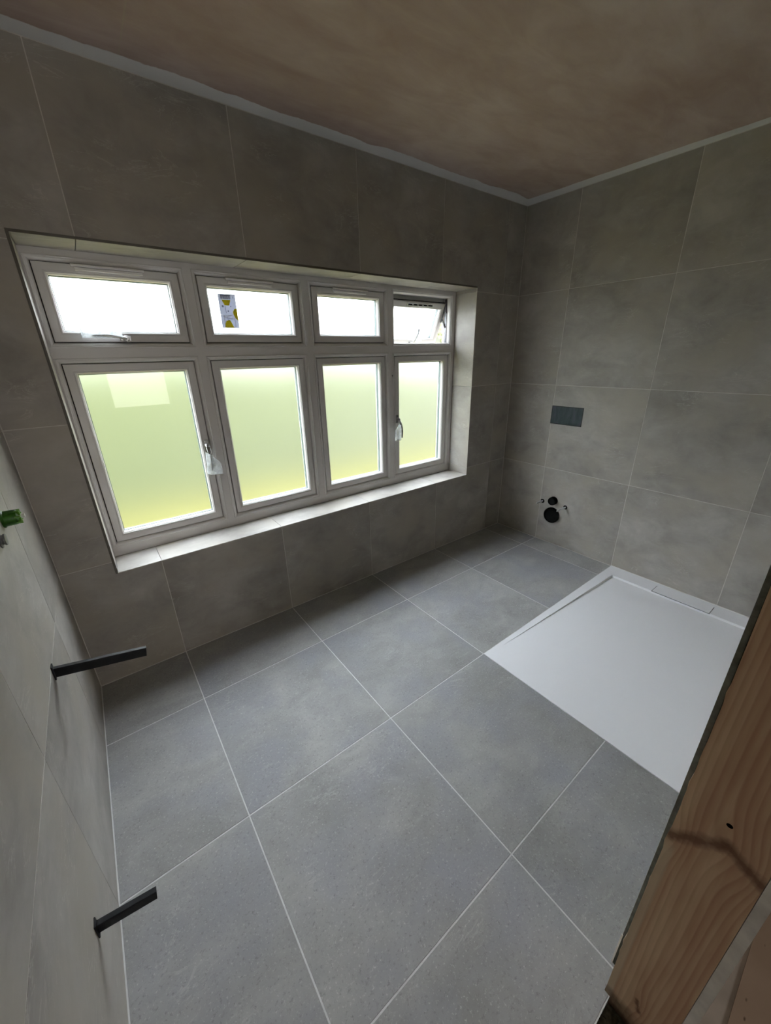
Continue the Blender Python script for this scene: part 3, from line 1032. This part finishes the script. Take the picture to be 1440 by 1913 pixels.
# top rim pieces
V = [(TX0, TY1, zt), (TX1, TY1, zt), (TX1, yn, zt), (TX0, yn, zt),
     (c0[0], c0[1], zt), (c1[0], c1[1], zt), (c1[0], yn, zt), (c0[0], yn, zt),
     (c0[0] - 0.006, c0[1] - 0.005, zl), (c0[0] - 0.006, yn, zl), (c1[0], c1[1] - 0.0012, zt)]
Fq = [(0, 1, 4, 5), (1, 2, 7, 4), (0, 5, 6, 3), (5, 4, 8, 10), (4, 7, 9, 8), (10, 8, 9, 6), (5, 10, 6)]
V += [(TX0, TY1, -0.02), (TX1, TY1, -0.02), (TX1, yn, -0.02), (TX0, yn, -0.02)]
Fq += [(11, 12, 1, 0), (12, 13, 2, 1), (13, 14, 3, 2), (14, 11, 0, 3), (14, 13, 12, 11)]
mb.add(V, Fq)
body = mb.build('tray_body', M['tray'], tr_)
body.location = to
bevel(body, 0.0015)
# drain cover with shadow gap
gapb = MB().box((dx0 - 0.0035, dy0 - 0.0035, 0.0), (dx1 + 0.0005, dy1 + 0.0035, zt + 0.0003)).build('drain_slot', plain('slot_shadow_gap', (0.22, 0.22, 0.24), 0.7), tr_)
gapb.location = to
cov = MB().box((dx0 - 0.0005, dy0, 0.001), (dx1 + 0.002, dy1, zt + 0.0022)).build('drain_cover', M['tray'], tr_)
cov.location = to
bevel(cov, 0.001)
lip = MB().box((dx0 - 0.0085, dy0 - 0.004, zl - 0.001), (dx0 - 0.0012, dy1 + 0.004, zl + 0.004)).build('drain_lip', M['tray'], tr_)
lip.location = to
sb = MB().box((-0.0045, -1.8655, zt - 0.001), (0.0005, -0.981, zt + 0.003)).build('sealant_bead', M['white'], tr_)
sb.location = to

# ------------------------------------------------------------------ WC services on the far wall
fp = empty('cistern_cover', (0.004, -(FP[0] + FP[1]) / 2, FP[2]))
tag(fp, 'dark teal rectangular cistern opening cover, recessed in the tiled wall', 'access cover')
mb = MB().box((-0.0010, -FP[1] + 0.006, FP[2] + 0.005), (0.0012, -FP[0] - 0.004, FP[3] - 0.005))
o = mb.build('cover_panel', M['teal'], fp)
o.location = -Vector(fp.location)
mb = MB()
def yring(mb, y0_, y1_, z0_, z1_, x_f, x_b, wd):
    P = []
    for o_, x_ in ((0, x_b), (0, x_f), (-wd, x_f), (-wd, x_b)):
        P += [(x_, y0_ - o_, z0_ - o_), (x_, y1_ + o_, z0_ - o_), (x_, y1_ + o_, z1_ + o_), (x_, y0_ - o_, z1_ + o_)]
    fs_ = []
    for i in range(4):
        j = (i + 1) % 4
        for k in range(4):
            l = (k + 1) % 4
            fs_.append((i * 4 + k, i * 4 + l, j * 4 + l, j * 4 + k))
    mb.add(P, fs_)
yring(mb, -FP[1], -FP[0], FP[2], FP[3], -0.0006, 0.0012, 0.006)
o = mb.build('cover_rim', plain('dark_rim', (0.03, 0.033, 0.035), 0.6), fp)
o.location = -Vector(fp.location)

def wall_cyl(name, parent, y, z, prof, mat, n=32):
    """lathe whose axis leaves the far wall towards the room"""
    Mx = Matrix.Translation((0, y, z)) @ Matrix.Rotation(-math.pi / 2, 4, 'Y')
    o = MB().lathe(prof, Mx, n).build(name, mat, parent, smooth=True)
    o.location = -Vector(parent.location)
    return o
sp_ = empty('soil_pipe', (0, -0.493, 0.237))
tag(sp_, 'large round black waste pipe end low on the far tiled wall', 'pipe')
wall_cyl('pipe_collar', sp_, -0.493, 0.237, [(0.0, 0.016), (0.048, 0.016), (0.050, 0.022), (0.059, 0.022), (0.061, 0.018), (0.061, 0.0)], M['blackpipe'])
fpipe = empty('flush_pipe', (0, -0.490, 0.3550))
tag(fpipe, 'small round black pipe stub just above the large waste pipe', 'pipe')
wall_cyl('pipe_collar', fpipe, -0.490, 0.355, [(0.0, 0.030), (0.022, 0.030), (0.023, 0.036), (0.029, 0.036), (0.031, 0.030), (0.032, 0.0)], M['blackpipe'])
for (y, z, ln, lab) in ((-0.3985, 0.3265, 0.082, 'thin pale fixing rod left of the black pipes on the far wall'), (-0.587, 0.3272, 0.115, 'thin pale fixing rod right of the black pipes on the far wall')):
    rd = empty('fixing_rod', (0, y, z))
    tag(rd, lab, 'fixing rod', 'fixing rods for the toilet')
    wall_cyl('wall_hole', rd, y, z, [(0.0, 0.0012), (0.0145, 0.0012), (0.0165, 0.0)], M['void'])
    prof = [(0.0055, 0.0)]
    k = 0.0
    while k < ln:
        prof += [(0.0062, k + 0.001), (0.0053, k + 0.003)]
        k += 0.004
    prof += [(0.0045, k), (0.0, k)]
    wall_cyl('threaded_rod', rd, y, z, prof, M['rod'], 12)

# ------------------------------------------------------------------ black brackets on the left wall
def bracket(base_p, tip_p, h, label):
    b0, t0 = Vector(base_p), Vector(tip_p)
    e_ = empty('wall_bracket', b0)
    tag(e_, label, 'bracket', 'black brackets on the left wall')
    d = t0 - b0
    ln = d.length
    ax = d.normalized()
    sd = Vector((0, 0, 1)).cross(ax).normalized()
    up = ax.cross(sd)
    Mx = Matrix.Identity(4)
    for i in range(3):
        Mx[i][0], Mx[i][1], Mx[i][2] = ax[i], sd[i], up[i]
    mb = MB()
    mb.box((0.0, -0.003, -h / 2), (ln, 0.003, h / 2), Mx)                 # web
    mb.box((0.0, -0.003, h / 2 - 0.003), (ln, 0.010, h / 2 + 0.0005), Mx)   # folded top flange
    o = mb.build('bracket_arm', M['black'], e_)
    bevel(o, 0.0008)
    mb = MB()
    mb.box((-0.0005, -0.012, -h / 2 - 0.004), (0.003, 0.012, h / 2 + 0.012))
    o = mb.build('wall_plate', M['black'], e_)
    bevel(o, 0.0015)
    return e_
bracket((-L + 0.0005, -0.640, 0.5840), (-2.7255, -0.655, 0.5465), 0.030, 'upper black metal bracket sticking out of the left wall, nearer the window')
bracket((-L + 0.0005, -1.150, 0.2365), (-2.836, -1.154, 0.2200), 0.026, 'lower black metal bracket sticking out of the left wall, near the floor')

# ------------------------------------------------------------------ pipe outlets on the left wall
gp = empty('pipe_plug', (-L, -0.492, 1.022))
tag(gp, 'green plastic test plug with a white tip in the left wall', 'pipe plug')
Mg = Matrix.Rotation(math.pi / 2, 4, 'Y')
o = MB().lathe([(0.0, -0.001), (0.024, -0.001), (0.025, 0.004), (0.022, 0.006), (0.0215, 0.025), (0.020, 0.032), (0.016, 0.035), (0.0, 0.035)], Mg, 20).build('plug_body', M['green'], gp, smooth=True)
mb = MB()
for k in range(7):
    a = k * 2 * math.pi / 7
    Mr = Mg @ Matrix.Rotation(a, 4, 'Z')
    mb.box((0.006, -0.0022, 0.024), (0.0205, 0.0022, 0.040), Mr)
o = mb.build('plug_fin', M['greenlight'], gp)
o = MB().lathe([(0.0065, 0.034), (0.0065, 0.044), (0.0055, 0.048), (0.0, 0.048)], Mg, 14).build('plug_tip', M['white'], gp, smooth=True)
cf = empty('pipe_fitting', (-L, -0.600, 0.9985))
tag(cf, 'small chrome pipe fitting on the left wall below the green plug', 'pipe fitting')
MB().lathe([(0.0, 0.0005), (0.021, 0.0005), (0.021, 0.003), (0.013, 0.004), (0.013, 0.008), (0.015, 0.009), (0.015, 0.013), (0.008, 0.014), (0.0, 0.014)], Mg, 20).build('fitting_body', M['steel'], cf, smooth=True)

# ------------------------------------------------------------------ outside
lw = MB().box((-9, 0.34, -0.6), (12, 14, -0.45)).build('ground', M['lawn'])
tag(lw, kind='structure')
hd = empty('garden_hedge', (1.0, 4.9, -0.45))
tag(hd, 'tall bright green leafy hedge outside, glimpsed through the open top light', 'hedge')
random.seed(5)
def top_h(x):
    return 1.90 + 0.44 / (1 + math.exp(-(x - 3.3) * 4)) + 0.05 * math.sin(x * 2.3) + 0.06 * math.sin(x * 6.1)
vs, fs = [], []
nx = 60
xs = [-7 + 16 * k / nx for k in range(nx + 1)]
for x in xs:
    h = top_h(x) - 0.12
    for (y, z) in ((4.45, -0.45), (4.42, 0.6), (4.5, h * 0.8), (4.65, h), (5.2, h), (5.35, -0.45)):
        vs.append((x - 1.0, y - 4.9, z + 0.45))
for k in range(nx):
    for q in range(5):
        a = k * 6 + q
        fs.append((a, a + 1, a + 7, a + 6))
MB().add(vs, fs).build('hedge_body', M['hedge_core'], hd, smooth=True)
mb = MB()
for k in range(15000):
    x = random.uniform(-7, 9)
    h = top_h(x)
    z = -0.45 + (h + 0.50) * random.random() ** 0.7
    y = 4.42 - random.uniform(-0.06, 0.12) + max(0, z - h + 0.2) * random.uniform(0.3, 2.5)
    s_ = random.uniform(0.022, 0.045)
    Mr = Matrix.Translation((x - 1.0, y - 4.9, z + 0.45)) @ Euler((random.uniform(-1.2, 1.2), random.uniform(0, 6.28), random.uniform(-1.2, 1.2))).to_matrix().to_4x4()
    mb.add([Mr @ Vector(p) for p in ((-s_, 0, 0), (0, 0.1 * s_, -0.55 * s_), (s_, 0, 0), (0, 0.1 * s_, 0.55 * s_))], [(0, 1, 2), (0, 2, 3)])
lv = mb.build('hedge_leaves', M['leaf'], hd)
lv['kind'] = 'stuff'
